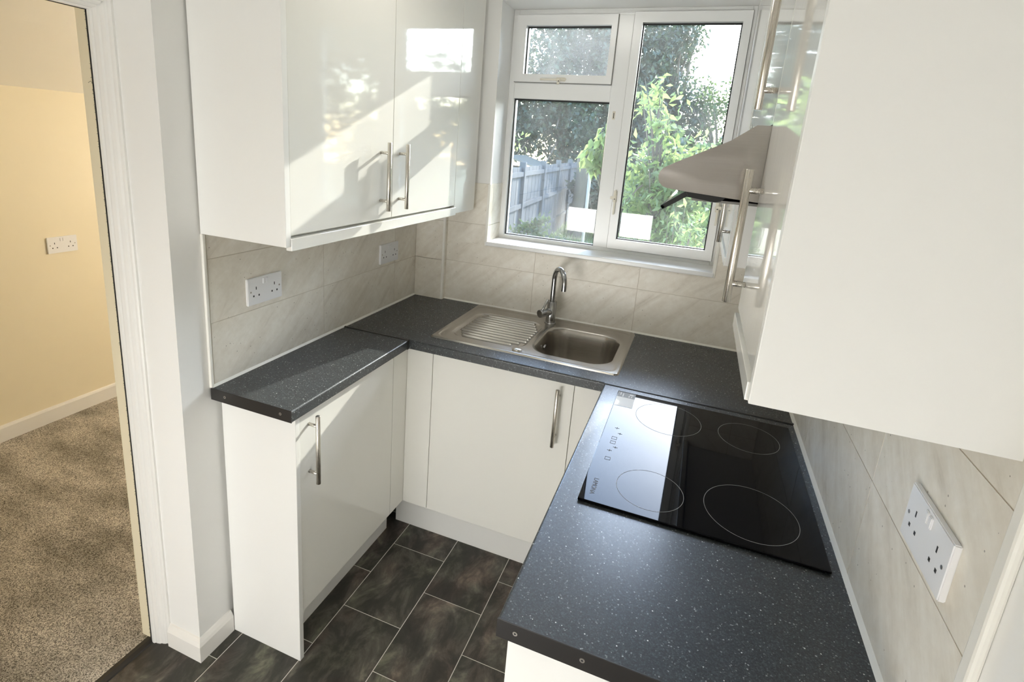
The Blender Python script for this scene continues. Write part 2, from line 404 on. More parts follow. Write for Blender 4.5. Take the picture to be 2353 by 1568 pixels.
# tiled lower part of the left and right reveals
g = MB(); g.box(SX0-.001, SX0+.004, .006, WY, SZ0, 1.297); g.box(SX0-.001, SX0+.004, .006, WY, 1.2995, 1.489); g.box(SX1-.004, SX1+.001, .006, WY, SZ0, 1.489)
g.build('reveal_tiling', 'tile_left', wb)
g = MB(); g.box(SX0-.006, SX0+.006, -.005, .006, SZ0-.02, 1.489, .002); g.build('tile_edge_trim', 'trim_white', wb)
g = MB(); g.box(SX1-.006, SX1+.006, -.003, .006, SZ0-.02, 1.489, .002); g.build('tile_edge_trim', 'trim_white', wb)
b = MB(); b.prism([(0, ZC), (-.006, ZC), (0, ZC+.007)], 'x', PBX, WX-.002); b.build('sealant', 'sealant', wb)
# boxed-in pipe in the corner
pb = MB(); pb.box(0, PBX-.006, PBD+.006, .006, ZC, 1.374); pb.box(PBX-.008, PBX-.001, PBD+.004, .006, ZC, 1.374); po = pb.build('pipe_boxing', 'grout', wb)
g = MB()
for a, c in ((ZC, 1.106), (1.1082, 1.297), (1.2992, 1.374)): g.box(.0015, PBX-.008, PBD, PBD+.006, a, c); g.box(PBX-.003, PBX+.002, PBD+.006, .004, a, c)
g.build('boxing_tile', 'tile_back', po)
quick('corner_trim', 'trim_white', po, (PBX-.009, PBX+.003, PBD-.002, PBD+.009, ZC, 1.374), bev=.002)
# right wall
w = MB(); w.box(WX+.006, WX+.13, YR, .25, 0, 2.42)
wr = struct(w, 'wall_right', ['wall_white'], 'white wall behind the hob, tiled above the worktop', 'wall')
g = tile_grid('y', [-1.634, -1.246, -.743, -.240, 0], [ZC, 1.121, 1.322, 1.51], WX, WX+.006); g.build('tiling', 'tile_left', wr)
quick('grout', 'grout', wr, (WX+.0012, WX+.006, -1.634, 0, ZC, 1.51))
quick('tile_edge_trim', 'trim_white', wr, (WX-.006, WX+.006, -1.655, -1.633, ZC-.04, 1.9), bev=.004)
b = MB(); b.prism([(WX, ZC), (WX-.007, ZC), (WX, ZC+.009)], 'y', -1.615, -.01); b.build('sealant', 'sealant', wr)
# rear wall of the kitchen (behind the camera) with added glowing fill panes
w = MB(); RX0, RX1, RZ0, RZ1 = -.12, .82, .765, 1.035
w.box(-.25, RX0, YR-.12, YR, 0, 2.42); w.box(RX1, WX+.13, YR-.12, YR, 0, 2.42); w.box(RX0, RX1, YR-.12, YR, 0, .06); w.box(RX0, RX1, YR-.12, YR, .62, RZ0); w.box(RX0, RX1, YR-.12, YR, RZ1, 2.42)
struct(w, 'wall_rear', ['wall_white'])
w = MB(); w.box(RX0, RX1, YR-.07, YR-.06, RZ0, RZ1); w.box(RX0, RX1, YR-.07, YR-.06, .06, .62); struct(w, 'rear_fill_panes', ['rear_fill_glow'], 'added glowing panes in the rear wall filling the kitchen with light', 'window')  # upper pane mirrors in the window glass, lower pane added purely as fill
w = MB(); w.box(-.25, WX+.13, YR-.12, .25, 2.42, 2.5); struct(w, 'ceiling', ['ceiling_white'], 'white ceiling of the kitchen', 'ceiling')
# partition with the doorway (plane x ~ -.2): header and the far wall part
JX0, JX1, DH = -.245, -.19, 1.918
w = MB(); w.box(-.236, -.135, -2.9, NIB, DH+.04, 2.42); w.box(-.236, -.135, YR, -2.2, 0, 2.42); w.box(-.236, -.13, NIB, 1.3, 0, 2.5); w.box(-.236, -.135, YR, NIB, 2.40, 2.5)
struct(w, 'wall_partition', ['wall_white'], 'white partition wall holding the doorway', 'wall')
# door lining with moulded edge on the kitchen side
d1 = bpy.data.objects.new('door_1', None); COL.objects.link(d1); d1.location = (-.2, NIB, 0); d1['kind'] = 'structure'; d1['label'] = 'white painted door lining of the open doorway to the carpeted room'; d1['category'] = 'door frame'
prof = [(-.134, NIB), (-.134, NIB-.006), (-.139, NIB-.0085), (-.146, NIB-.009), (-.150, NIB-.013), (-.157, NIB-.0155), (-.1625, NIB-.0165), (-.166, NIB-.020), (-.176, NIB-.0225), (-.181, NIB-.0225), (-.184, NIB-.026), (-.192, NIB-.0268), (-.195, NIB-.024), (-.195, NIB)]
m = MB(); m.prism(prof, 'z', 0, DH+.05); m.build('moulding', 'gloss_paint', d1)
profh = [(x, DH-(y-NIB)-.026+.0) for x, y in prof]
hp = [(x, DH+.0268+(y-NIB)) for x, y in prof]
m = MB(); m.prism([(x, DH+.0268+(y-NIB)) for x, y in prof], 'y', -2.25, NIB-.02)
m.box(-.195, -.134, -2.25, NIB, DH+.0268, DH+.06); m.build('head_moulding', 'gloss_paint', d1)
quick('jamb', 'jamb_cream', d1, (-.245, -.199, NIB-.02, NIB+.001, 0, DH+.03))
quick('head_jamb', 'jamb_cream', d1, (-.245, -.199, -2.25, NIB-.02, DH+.006, DH+.03))
random.seed(4)
m = MB(); m.box(-.199, -.1945, NIB-.0262, NIB-.0225, .0, DH+.002); m.box(-.199, -.1945, -2.2, NIB-.0225, DH-.001, DH+.004)
for i in range(260):
    z = random.uniform(.02, DH); l = random.uniform(.001, .0035); m.tube([(-.197, NIB-.025, z), (-.197-random.uniform(-.001, .002), NIB-.026-l, z+random.uniform(-.003, .003))], .0004, 4, caps=False)
m.tube([(-.197, NIB-.025, 1.745), (-.199, NIB-.03, 1.752), (-.2, NIB-.035, 1.747)], .0005, 5)
m.build('draught_brush', 'gasket', d1)
# threshold strip, skirting round the nib
th = MB(); th.prism([(-.232, -.002), (-.228, .005), (-.205, .008), (-.192, .004), (-.188, -.002)], 'y', -2.3, NIB-.02)
o = th.build('threshold_strip', 'strip_black'); o['label'] = 'dark metal threshold strip between brown carpet and vinyl tiles'; o['category'] = 'threshold'; o['kind'] = 'thing'
sk_ = [(0, 0), (.015, 0), (.015, .058), (.011, .068), (.004, .078), (0, .08)]
m = MB(); path = [lambda q: (-.134, NIB-q), lambda q: (-.006+q, NIB-q), lambda q: (-.006+q, -1.212)]
rings = [[(*f(q), z) for q, z in sk_] for f in path]; n_ = len(sk_)
m.add([v for r_ in rings for v in r_], [(i*n_+k, i*n_+(k+1) % n_, (i+1)*n_+(k+1) % n_, (i+1)*n_+k) for i in range(2) for k in range(n_)])
m.add(rings[0], [tuple(range(n_))]); m.add(rings[2], [tuple(range(n_))])
struct(m, 'baseboard_left', ['skirting_white'], 'white skirting board round the wall corner by the doorway', 'skirting board')
# room beyond: carpet, yellow wall, sloping ceiling, an added unseen lamp
YX = -1.893
m = MB(); m.box(YX-.1, -.215, -3.4, 1.2, -.03, .006); struct(m, 'floor_beyond', ['carpet_brown'], 'mottled brown twist pile carpet in the next room', 'carpet')
m = MB(); m.box(YX-.12, YX, -3.4, 1.2, 0, 1.775); struct(m, 'wall_beyond', ['wall_yellow'], 'pale yellow wall of the next room', 'wall')
m = MB(); m.prism([(YX-.12, 1.775), (YX, 1.775), (YX+.42, 2.03), (YX+1.0, 2.42), (YX+1.0, 2.52), (YX-.12, 2.52)], 'y', -3.4, 1.2); m.box(YX+1.0, -.236, -3.4, 1.2, 2.42, 2.5)
struct(m, 'ceiling_beyond', ['soffit_cream'], 'cream sloping ceiling of the next room', 'ceiling')
m = MB(); m.box(YX-.1, -.236, 1.2, 1.3, 0, 2.5); struct(m, 'wall_beyond_far', ['wall_yellow']); m = MB(); m.box(YX-.1, -.236, -3.5, -3.4, 0, 2.5); struct(m, 'wall_beyond_near', ['wall_yellow'])
m = MB(); m.prism([(YX, .006), (YX+.014, .006), (YX+.014, .08), (YX+.01, .09), (YX, .092)], 'y', -3.4, 1.2); struct(m, 'baseboard_beyond', ['skirting_white'], 'white skirting board under the yellow wall', 'skirting board')
def fill_lamp(name, x, y, z, r, mat, label):
    t = thing(name, label, 'fill light', (x, y, z))
    m = MB(); m.tube([(x, y, z), (x, y, z-.025), (x, y, z-.03)], [r, r, r-.01], 40); m.build('lamp_base', 'upvc', t)
    m = MB(); m.tube([(x, y, z-.03), (x, y, z-.06), (x, y, z-.075), (x, y, z-.08)], [r-.012, r-.02, r-.06, .01], 40); m.build('diffuser', mat, t)
fill_lamp('ceiling_fill_light', .70, -.90, 2.42, .11, 'fill_glow', 'added unseen round ceiling light that fills the kitchen')  # unseen fixture added to brighten the window end of the kitchen
pt_ = thing('room_fill_globe', 'added unseen hanging globe that lights the yellow room', 'pendant light', (-.50, .70, 2.42))  # unseen globe, added and placed to light the yellow wall and sloping ceiling
m = MB(); m.tube([(-.50, .70, 2.42), (-.50, .70, 1.5)], .004, 8); m.tube([(-.50, .70, 2.42), (-.50, .70, 2.39)], .05, 24); m.build('cord', 'upvc', pt_)
m = MB(); m.tube([(-.50, .70, 1.38+.14*math.cos(PI*k/14)) for k in range(15)], [max(.004, .14*math.sin(PI*k/14)) for k in range(15)], 32); m.build('globe_shade', 'fill_glow_warm', pt_)

# ------------------------------------------------------------------ window
win = bpy.data.objects.new('window_1', None); COL.objects.link(win); win.location = (.86, .16, SZ0); win['kind'] = 'structure'
win['label'] = 'white plastic framed window over the sink with top vent and side casement'; win['category'] = 'window'
FY, BY = WY, .225   # front and back of outer frame
def frame_mb(m, x0, x1, z0, z1, wdt, y0, y1, bev=.004):
    wl_, wr_, wb_, wt_ = wdt
    for poly in ([(x0, z0), (x1, z0), (x1-wr_, z0+wb_), (x0+wl_, z0+wb_)], [(x0, z1), (x0+wl_, z1-wt_), (x1-wr_, z1-wt_), (x1, z1)],
                 [(x0, z0), (x0+wl_, z0+wb_), (x0+wl_, z1-wt_), (x0, z1)], [(x1, z0), (x1, z1), (x1-wr_, z1-wt_), (x1-wr_, z0+wb_)]):
        # chamfered inner edge: front ring inset slightly
        c = [sum(p[0] for p in poly)/4, sum(p[1] for p in poly)/4]; e = .0004
        q = [(p[0]+(c[0]-p[0])*0, p[1]) for p in poly]
        m.prism([(px+(e if px < c[0] else -e)*0, pz) for px, pz in q], 'y', y0, y1)
    return m
TR0, TR1, MU0, MU1 = 1.882, 1.953, .830, .896
m = MB()
m.box(SX0, .385, FY, BY, SZ0, SZ1, .003); m.box(1.345, SX1, FY, BY, SZ0, SZ1, .003)
m.box(.384, 1.346, FY, BY, SZ0, 1.240, .003); m.box(.384, 1.346, FY, BY, 2.236, SZ1, .003)
m.box(MU0, MU1, FY, BY, 1.239, 2.237, .003); m.box(.384, MU0+.001, FY, BY, TR0, TR1, .003)
m.build('outer_frame', 'upvc', win)
def gasket(x0, x1, z0, z1, y, parent, t=.0045):
    g = MB(); g.box(x0-.001, x0+t, y, y+.012, z0, z1); g.box(x1-t, x1+.001, y, y+.012, z0, z1); g.box(x0, x1, y, y+.012, z1-t*1.3, z1+.001); g.box(x0, x1, y, y+.012, z0-.001, z0+t*.7); g.build('gasket', 'gasket', parent)
GY = .192
def pane(x0, x1, z0, z1, mat, parent):
    quick('glass_pane', mat, parent, (x0, x1, GY, GY+.004, z0, z1))
pane(.385, .830, 1.240, 1.882, 'glass', win); gasket(.385, .830, 1.240, 1.882, GY-.013, win)
def sash(name, x0, x1, z0, z1, ix0, ix1, iz0, iz1, mat):
    s = MB(); y0, y1 = FY-.014, FY+.05
    for poly in ([(x0, z0), (x1, z0), (ix1, iz0), (ix0, iz0)], [(x0, z1), (ix0, iz1), (ix1, iz1), (x1, z1)], [(x0, z0), (ix0, iz0), (ix0, iz1), (x0, z1)], [(x1, z0), (x1, z1), (ix1, iz1), (ix1, iz0)]):
        cxx, czz = sum(p[0] for p in poly)/4, sum(p[1] for p in poly)/4
        sc = .9985
        s.prism([(cxx+(px-cxx)*1, czz+(pz-czz)*1) for px, pz in poly], 'y', y0, y1)
    # thin dark mitre lines
    o = s.build(name, 'upvc', win)
    bv = o.modifiers.new('bevel', 'BEVEL'); bv.width = .0016; bv.segments = 2; bv.limit_method = 'ANGLE'
    quick('glass_pane', mat, o, (ix0, ix1, GY, GY+.004, iz0, iz1)); gasket(ix0, ix1, iz0, iz1, FY+.012, o)
    g = MB(); e = .0022
    g.box(x0-e, x0+.001, FY-.003, FY-.0005, z0-e, z1+e); g.box(x1-.001, x1+e, FY-.003, FY-.0005, z0-e, z1+e); g.box(x0, x1, FY-.003, FY-.0005, z0-e, z0+.001); g.box(x0, x1, FY-.003, FY-.0005, z1-.001, z1+e)
    g.build('sash_seal', 'cupboard_dark', o)
    return o
vent = sash('vent_sash', .382, .829, 1.955, 2.236, .4255, .805, 1.989, 2.193, 'glass_damp')
case = sash('casement_sash', .897, 1.3485, 1.243, 2.243, .9325, 1.3165, 1.2855, 2.2025, 'glass')
def espag(parent, p, vertical, flip=1):
    x, z = p; y = FY-.014; m = MB()
    if vertical:
        m.box(x-.006, x+.010, y-.006, y, z-.02, z+.03, .002); m.tube([(x, y-.004, z), (x, y-.012, z)], .009, 14)
        m.box(x-.018*flip, x+.004*flip, y-.014, y-.008, z-.008, z+.006, .002); m.box(x+.000, x+.008, y-.016, y-.009, z-.075, z-.004, .002)
        m.tube([(x+.004, y-.012, z+.035), (x+.004, y-.012, z+.012)], .003, 10)
    else:
        m.box(x-.012, x+.03, y-.006, y, z-.006, z+.010, .002); m.tube([(x, y-.004, z), (x, y-.012, z)], .009, 14)
        m.box(x-.006, x+.006, y-.014, y-.008, z-.02, z+.004, .002); m.box(x-.085, x-.004, y-.015, y-.009, z-.004, z+.004, .002)
        m.tube([(x+.012, y-.012, z+.002), (x+.036, y-.012, z+.002)], .003, 10)
    o = m.build('window_handle', 'hinge_cream', parent)
    d = MB(); d.tube([(x+.002, y-.0155, z-.006), (x+.002, y-.0165, z-.006)], .0025, 10); d.build('keyhole', 'socket_hole', o)
espag(vent, (.597, 1.966), False); espag(case, (.906, 1.474), True); espag(case, (1.336, 1.475), True, -1)
m = MB(); m.box(MU0+.020, MU0+.032, FY-.003, FY+.001, 1.81, 1.845, .002); ko = m.build('striker_plate', 'hinge_cream', win); quick('slot', 'socket_hole', ko, (MU0+.0245, MU0+.0275, FY-.0035, FY-.0025, 1.815, 1.838))
m = MB(); m.box(SX0+.001, SX1-.001, -.008, WY+.01, SZ0-.018, SZ0+.001, .003); m.build('window_sill', 'upvc', win)
# ------------------------------------------------------------------ cabinets
def bar_handle(parent, p0, p1, nrm, so, r=.007):
    """bar from p0 to p1, standing so metres off a front whose outward normal is nrm"""
    p0, p1, nrm = Vector(p0), Vector(p1), Vector(nrm); d = (p1-p0).normalized(); L = (p1-p0).length
    m = MB(); m.rod(p0, p1, r)
    for k in (.15, .85):
        q = p0+d*L*k; m.rod(q, q-nrm*so, r*.74, 14)
    return m.build('handle', 'handle_nickel', parent)
WF = .295       # wall cabinet door front
wc = thing('wall_cabinet', 'long white gloss wall cabinet with two doors on the left wall', 'wall cabinet', (0, -1.24, 1.375))
quick('carcass', 'cabinet_satin', wc, (.001, WF-.022, -1.222, -.02, 1.392, 2.27))
m = MB(); m.box(.0005, WF+.001, -1.241, -1.2225, 1.374, 2.28, .0012); m.build('end_panel', 'cabinet_satin', wc)
DT = 2.27
def door_x(parent, y0, y1, z0, z1, xf, sgn, th=.018, mat='gloss_white'):
    m = MB(); m.box(xf-sgn*th, xf, y0, y1, z0, z1, .0014); return m.build('door', mat, parent)
d = door_x(wc, -1.2215, -.7385, 1.403, DT, WF, 1); bar_handle(d, (WF+.032, -.808, 1.433), (WF+.032, -.808, 1.651), (1, 0, 0), .032)
d = door_x(wc, -.7355, -.2405, 1.403, DT, WF, 1); bar_handle(d, (WF+.032, -.694, 1.431), (WF+.032, -.694, 1.648), (1, 0, 0), .032)
m = MB(); m.box(WF-.018, WF, -.2385, -.024, 1.368, DT, .0012); m.build('filler_panel', 'gloss_white', wc)
m = MB(); m.box(WF-.016, WF+.003, -1.222, -.226, 1.362, 1.395, .0012); m.build('pelmet', 'gloss_white', wc)
quick('underside', 'cabinet_satin', wc, (.012, WF-.02, -1.222, -.03, 1.385, 1.393))

BF = .284       # left base front
lc = thing('base_cabinet', 'shallow white base cabinet with one door under the short left worktop', 'base cabinet', (0, -1.21, 0))
m = MB(); m.box(.0085, BF+.002, -1.2105, -1.1925, 0, .8745, .0012); m.build('end_panel', 'cabinet_satin', lc)
quick('carcass', 'cabinet_satin', lc, (.001, BF-.022, -1.192, -.60, .17, .87))
d = door_x(lc, -1.1905, -.6785, .178, .868, BF, 1); bar_handle(d, (BF+.034, -1.152, .633), (BF+.034, -1.152, .860), (1, 0, 0), .034)
m = MB(); m.box(BF-.018, BF, -.6765, -.556, .178, .8745, .001); m.build('filler_panel', 'gloss_white', lc)
quick('plinth', 'cabinet_satin', lc, (.186, .2, -1.192, -.562, 0, .172))

DY = -.577      # back run fronts
bc = thing('base_cabinet', 'white base cabinet under the sink with vertical bar handle', 'base cabinet', (.65, -.56, 0))
quick('carcass', 'cabinet_satin', bc, (.30, 1.06, DY+.022, DY+.04, .17, .872))
m = MB(); m.box(BF+.001, .3965, DY, DY+.018, .178, .8745, .001); m.build('filler_panel', 'gloss_white', bc)
m = MB(); m.box(.3985, .9535, DY, DY+.018, .178, .8685, .0014); d = m.build('door', 'gloss_white', bc)
bar_handle(d, (.903, DY-.032, .628), (.903, DY-.032, .852), (0, -1, 0), .032)
m = MB(); m.box(.9555, 1.12, DY, DY+.018, .178, .8745, .0014); m.build('filler_panel', 'gloss_white', bc)
m = MB(); m.box(.207, 1.14, -.497, -.482, 0, .166, .001); m.build('plinth', 'cabinet_satin', bc)

rc = thing('base_cabinet', 'white base cabinet end under the hob worktop', 'base cabinet', (1.35, -1.6, 0))
m = MB(); m.box(1.076, WX-.004, -1.606, -1.588, 0, .8745, .0012); m.build('end_panel', 'cabinet_satin', rc)
quick('carcass', 'cabinet_satin', rc, (1.10, WX-.004, -1.588, -.62, .17, .87))
for a, c in ((-1.586, -1.2), (-1.198, -.7)):
    m = MB(); m.box(1.078, 1.097, a, c, .178, .868, .0014); m.build('door', 'gloss_white', rc)
quick('plinth', 'cabinet_satin', rc, (1.15, 1.165, -1.588, -.5, 0, .166))

RF = 1.3615      # right wall cabinets front
CT = 2.27
def right_unit(label, y0, y1, zb, hy, hz0, hz1, panel, pel=True):
    t = thing('wall_cabinet', label, 'wall cabinet', (WX, (y0+y1)/2, zb))
    quick('carcass', 'cabinet_satin', t, (RF+.022, WX-.001, y0+.019, y1-.002, zb+.018, CT))
    if panel: m = MB(); m.box(RF-.001, WX-.0008, y0, y0+.018, zb, CT+.01, .001); m.build('end_panel', 'cabinet_satin', t)
    yd0 = y0+(.0195 if panel else .0015)
    d = door_x(t, yd0, y1-.0004, zb+(.030 if pel else .0005), CT, RF, -1)
    bar_handle(d, (RF-.026, hy, hz0), (RF-.026, hy, hz1), (-1, 0, 0), .026)
    if pel: m = MB(); m.box(RF-.004, RF+.014, yd0, y1-.0015, zb-.004, zb+.022, .001); m.build('pelmet', 'gloss_white', t)
    return t
right_unit('large white wall cabinet nearest the camera above the right worktop', -1.615, -1.2515, 1.376, -1.305, 1.428, 1.66, True)
right_unit('white cabinet above the steel cooker hood', -1.2505, -.652, 1.7365, -1.222, 1.762, 1.985, False, False)
right_unit('white wall cabinet beside the window beyond the cooker hood', -.648, -.004, 1.374, -.592, 1.434, 1.655, True)

# ------------------------------------------------------------------ worktops
def edge_prof(x, z0, z1, sgn, r=.006):
    """rounded front edge polygon: front at x, body lies towards -sgn"""
    P = [(x-sgn*.03, z0), (x-sgn*.002, z0), (x, z0+.002)]
    for k in range(6):
        a = k/5*PI/2; P.append((x-sgn*r+sgn*r*math.cos(a), z1-r+r*math.sin(a)))
    P.append((x-sgn*.03, z1)); return P
T0 = .8748
XL, YL, YB, XR, YRR = .2985, -1.237, -.594, 1.0575, -1.616
def end_strip(parent, x0, x1, y, screws):
    m = MB(); m.box(x0, x1, y-.0025, y, T0-.001, ZC+.001, .0008); o = m.build('end_strip', 'strip_black', parent)
    for sx in screws:
        s = MB(); s.tube([(sx, y-.002, T0+.019), (sx, y-.0034, T0+.019)], .0042, 14); s.tube([(sx, y-.0033, T0+.019), (sx, y-.0036, T0+.019)], .002, 6, mi=1); s.build('screw', ['screw', 'socket_hole'], o)
def joint_strip(parent, x0, x1, y0, y1):
    m = MB(); m.prism([(y0, ZC-.0005), (y0+.001, ZC+.0018), ((y0+y1)/2-.004, ZC+.0024), ((y0+y1)/2+.004, ZC+.0024), (y1-.001, ZC+.0018), (y1, ZC-.0005)], 'x', x0, x1); m.build('joint_strip', 'strip_black', parent)
t = thing('worktop', 'short black speckled worktop on the left under the sockets', 'worktop', (.15, -.9, ZC))
m = MB(); m.box(.001, XL-.03, YL, YB-.001, T0, ZC); m.prism(edge_prof(XL, T0, ZC, 1), 'y', YL, YB-.001); m.build('slab', 'worktop_black', t)
end_strip(t, .0005, XL, YL, (.055, .26)); joint_strip(t, .002, XL, YB-.009, YB+.004)
m = MB(); m.box(XL-.0004, XL+.0018, YB-.012, YB+.002, T0, ZC+.0015); m.build('corner_cap', 'strip_black', t)
t = thing('worktop', 'long black speckled worktop holding the sink below the window', 'worktop', (.8, -.3, ZC))
m = MB(); xs = [.001, .388, 1.062, WX-.001]; ys = [YB+.03, -.468, -.098, -.001]
for zz in (T0, ZC):
    for i in range(3):
        for j in range(3):
            if i == 1 and j == 1: continue
            m.add([(xs[i], ys[j], zz), (xs[i+1], ys[j], zz), (xs[i+1], ys[j+1], zz), (xs[i], ys[j+1], zz)], [(0, 1, 2, 3)])
for (xa, xb, ya, yb) in ((xs[1], xs[1], ys[1], ys[2]), (xs[2], xs[2], ys[1], ys[2]), (xs[1], xs[2], ys[1], ys[1]), (xs[1], xs[2], ys[2], ys[2]), (xs[0], xs[0], ys[0], ys[3]), (xs[3], xs[3], ys[0], ys[3]), (xs[0], xs[3], ys[3], ys[3])):
    m.add([(xa, ya, T0), (xb, yb, T0), (xb, yb, ZC), (xa, ya, ZC)], [(0, 1, 2, 3)])
m.prism([(a, z) for a, z in edge_prof(YB, T0, ZC, -1)], 'x', .001, WX-.001); m.build('slab', 'worktop_black', t)
t = thing('worktop', 'black speckled worktop on the right holding the hob', 'worktop', (1.35, -1.1, ZC))
m = MB(); m.box(XR+.03, WX-.001, YRR, YB-.001, T0, ZC); m.prism(edge_prof(XR, T0, ZC, -1), 'y', YRR, YB-.001); m.build('slab', 'worktop_black', t)
end_strip(t, XR, WX-.001, YRR, (XR+.033, XR+.145, XR+.45)); joint_strip(t, XR, WX-.002, YB-.010, YB+.004)

# ------------------------------------------------------------------ sink
def rr_sdf(x, y, x0, x1, y0, y1, r):
    qx = np.abs(x-(x0+x1)/2)-(x1-x0)/2+r; qy = np.abs(y-(y0+y1)/2)-(y1-y0)/2+r
    return np.minimum(np.maximum(qx, qy), 0)+np.hypot(np.maximum(qx, 0), np.maximum(qy, 0))-r
def sst(a, b, x): t_ = np.clip((x-a)/(b-a), 0, 1); return t_*t_*(3-2*t_)
sx0, sx1, sy0, sy1 = .346, 1.092, -.517, -.012
nx, ny = 300, 210
X, Y = np.meshgrid(np.linspace(sx0, sx1, nx), np.linspace(sy0, sy1, ny), indexing='ij')
Z = np.full_like(X, ZC+.0055)
so = rr_sdf(X, Y, sx0, sx1, sy0, sy1, .018)
Z -= .0058*sst(-.006, 0, so)                                     # rolled rim down onto the worktop
well = rr_sdf(X, Y, sx0+.022, sx1-.020, sy0+.020, sy1-.030, .035)
Z -= .0020*sst(.004, -.004, well)
dr = rr_sdf(X, Y, .396, .716, -.457, -.108, .070)
Z -= .0075*sst(.004, -.014, dr)
for k in range(11):
    yk = -.130-.029*k; xe0 = .420+.030*(1-min(1, k/2))+.03*max(0, (k-8)/2); xe1 = .700-.035*(1-min(1, k/3))-.045*max(0, (k-8)/2)
    dx = np.maximum(np.maximum(xe0-X, X-xe1), 0); dd = np.hypot(dx, Y-yk)
    Z += .0066*sst(.0080, .0015, dd)
bw = rr_sdf(X, Y, .742, 1.050, -.452, -.112, .085)
lip = sst(.012, -.003, bw)
depth = np.clip(-bw/.030, 0, 1)
Z -= .003*lip + .150*(sst(-.01, 1, depth)*.9+.1*depth) * (bw < .0)
fx, fy = .896, -.282
Z -= .004*sst(.05, .0, np.hypot(X-fx, Y-fy))
# snap the corners to the rounded outline
msk = so > 0
cxn = np.clip(X, sx0+.018, sx1-.018); cyn = np.clip(Y, sy0+.018, sy1-.018); ln = np.hypot(X-cxn, Y-cyn); ln[ln == 0] = 1
X = np.where(msk, cxn+(X-cxn)/ln*.018, X); Y = np.where(msk, cyn+(Y-cyn)/ln*.018, Y)
st = thing('kitchen_sink', 'stainless steel single bowl sink with ribbed drainer on the left', 'sink', (.72, -.26, ZC))
idx = np.arange(nx*ny).reshape(nx, ny)
m = MB(); m.add(np.stack([X.ravel(), Y.ravel(), Z.ravel()], 1).tolist(), np.stack([idx[:-1, :-1].ravel(), idx[1:, :-1].ravel(), idx[1:, 1:].ravel(), idx[:-1, 1:].ravel()], 1).tolist(), 0, True)
m.build('sink_top', 'steel_sink', st)
m = MB(); m.tube([(fx, fy, ZC-.148), (fx, fy, ZC-.1455), (fx, fy, ZC-.147)], [.043, .040, .012], 32); m.build('waste', 'tap_chrome', st)
m = MB(); m.tube([(.752, -.27, ZC-.045), (.7585, -.27, ZC-.047)], .014, 20); o = m.build('overflow', 'tap_chrome', st)
m = MB(); m.tube([(.7583, -.27, ZC-.047), (.7592, -.27, ZC-.0473)], .008, 14); m.build('overflow_hole', 'socket_hole', o)
m = MB(); m.tube([(.701, -.474, ZC+.002), (.701, -.474, ZC+.006), (.701, -.474, ZC+.0078), (.701, -.474, ZC+.0094), (.701, -.474, ZC+.0099)], [.0195, .0192, .0165, .009, .001], 32); m.build('hole_cover', 'handle_nickel', st)

# ------------------------------------------------------------------ tap
TX, TY = .7235, -.082
tp = thing('mixer_tap', 'tall steel mixer tap with swan neck spout behind the sink', 'tap', (TX, TY, ZC))
m = MB(); m.tube([(TX, TY, ZC+.003), (TX, TY, ZC+.008), (TX, TY, ZC+.0085)], [.026, .026, .0225], 32); m.tube([(TX, TY, ZC+.008), (TX, TY, 1.012), (TX, TY, 1.0135)], [.0215, .0215, .020], 32); m.build('body', 'tap_chrome', tp)
dirx, diry = .62, -.785; R = .052
pts = [(TX, TY, 1.005), (TX, TY, 1.06), (TX, TY, 1.115)]
for k in range(1, 17):
    a = PI*k/16; q = R*(1-math.cos(a)); pts.append((TX+dirx*q, TY+diry*q, 1.115+R*1.05*math.sin(a)))
ex, ey = TX+dirx*2*R, TY+diry*2*R
pts += [(ex, ey, 1.10), (ex, ey, 1.088)]
m = MB(); m.tube(pts, .0108, 20); m.build('spout', 'tap_chrome', tp)
m = MB(); m.rod((TX, TY, .966), (TX-.036, TY-.062, .964), .0175, 28, ch=.001); lv = m.build('lever_valve', 'tap_chrome', tp)
m = MB(); m.rod((TX-.030, TY-.052, .972), (TX-.012, TY-.03, 1.026), .0046, 14); m.build('lever', 'tap_chrome', lv)

# ------------------------------------------------------------------ hob
HX0, HX1, HY0, HY1, HZ = 1.111, 1.611, -1.254, -.6455, ZC+.0075
hb = thing('hob', 'black glass ceramic hob with four ring markings', 'hob', (1.36, -.95, ZC))
m = MB(); m.box(HX0, HX1, HY0, HY1, ZC+.0015, HZ, .0012); m.build('glass_top', 'hob_glass', hb)
m = MB(); m.box(HX0+.006, HX1-.006, HY0+.006, HY1-.006, ZC-.0, ZC+.0015); m.build('seal', 'gasket', hb)
def ring(x, y, rx, ry, wdt, z, parent, mat='hob_print'):
    n = 96; v = []; f = []
    for k in range(n):
        a = 2*PI*k/n
        for r in (0, wdt): v.append((x+(rx-r)*math.cos(a), y+(ry-r)*math.sin(a), z))
    for k in range(n): q = (k+1) % n; f.append((2*k, 2*q, 2*q+1, 2*k+1))
    m = MB(); m.add(v, f); return m.build('cooking_zone_ring', mat, parent)
ZP = HZ+.00025
for (x, y, r) in ((1.275, -.770, .093), (1.258, -1.150, .076), (1.493, -.772, .080), (1.474, -1.132, .098)): ring(x, y, r, r*1.03, .0010, ZP, hb)
def sq(x, y, s=.007, wdt=.001):
    m = MB(); m.box(x-s, x+s, y-s, y-s+wdt, ZP, ZP+.0001); m.box(x-s, x+s, y+s-wdt, y+s, ZP, ZP+.0001); m.box(x-s, x-s+wdt, y-s, y+s, ZP, ZP+.0001); m.box(x+s-wdt, x+s, y-s, y+s, ZP, ZP+.0001); m.build('control_symbol', 'hob_print_faint', hb)
for (x, y) in ((1.146, -.956), (1.146, -.980), (1.146, -1.064)): sq(x, y)
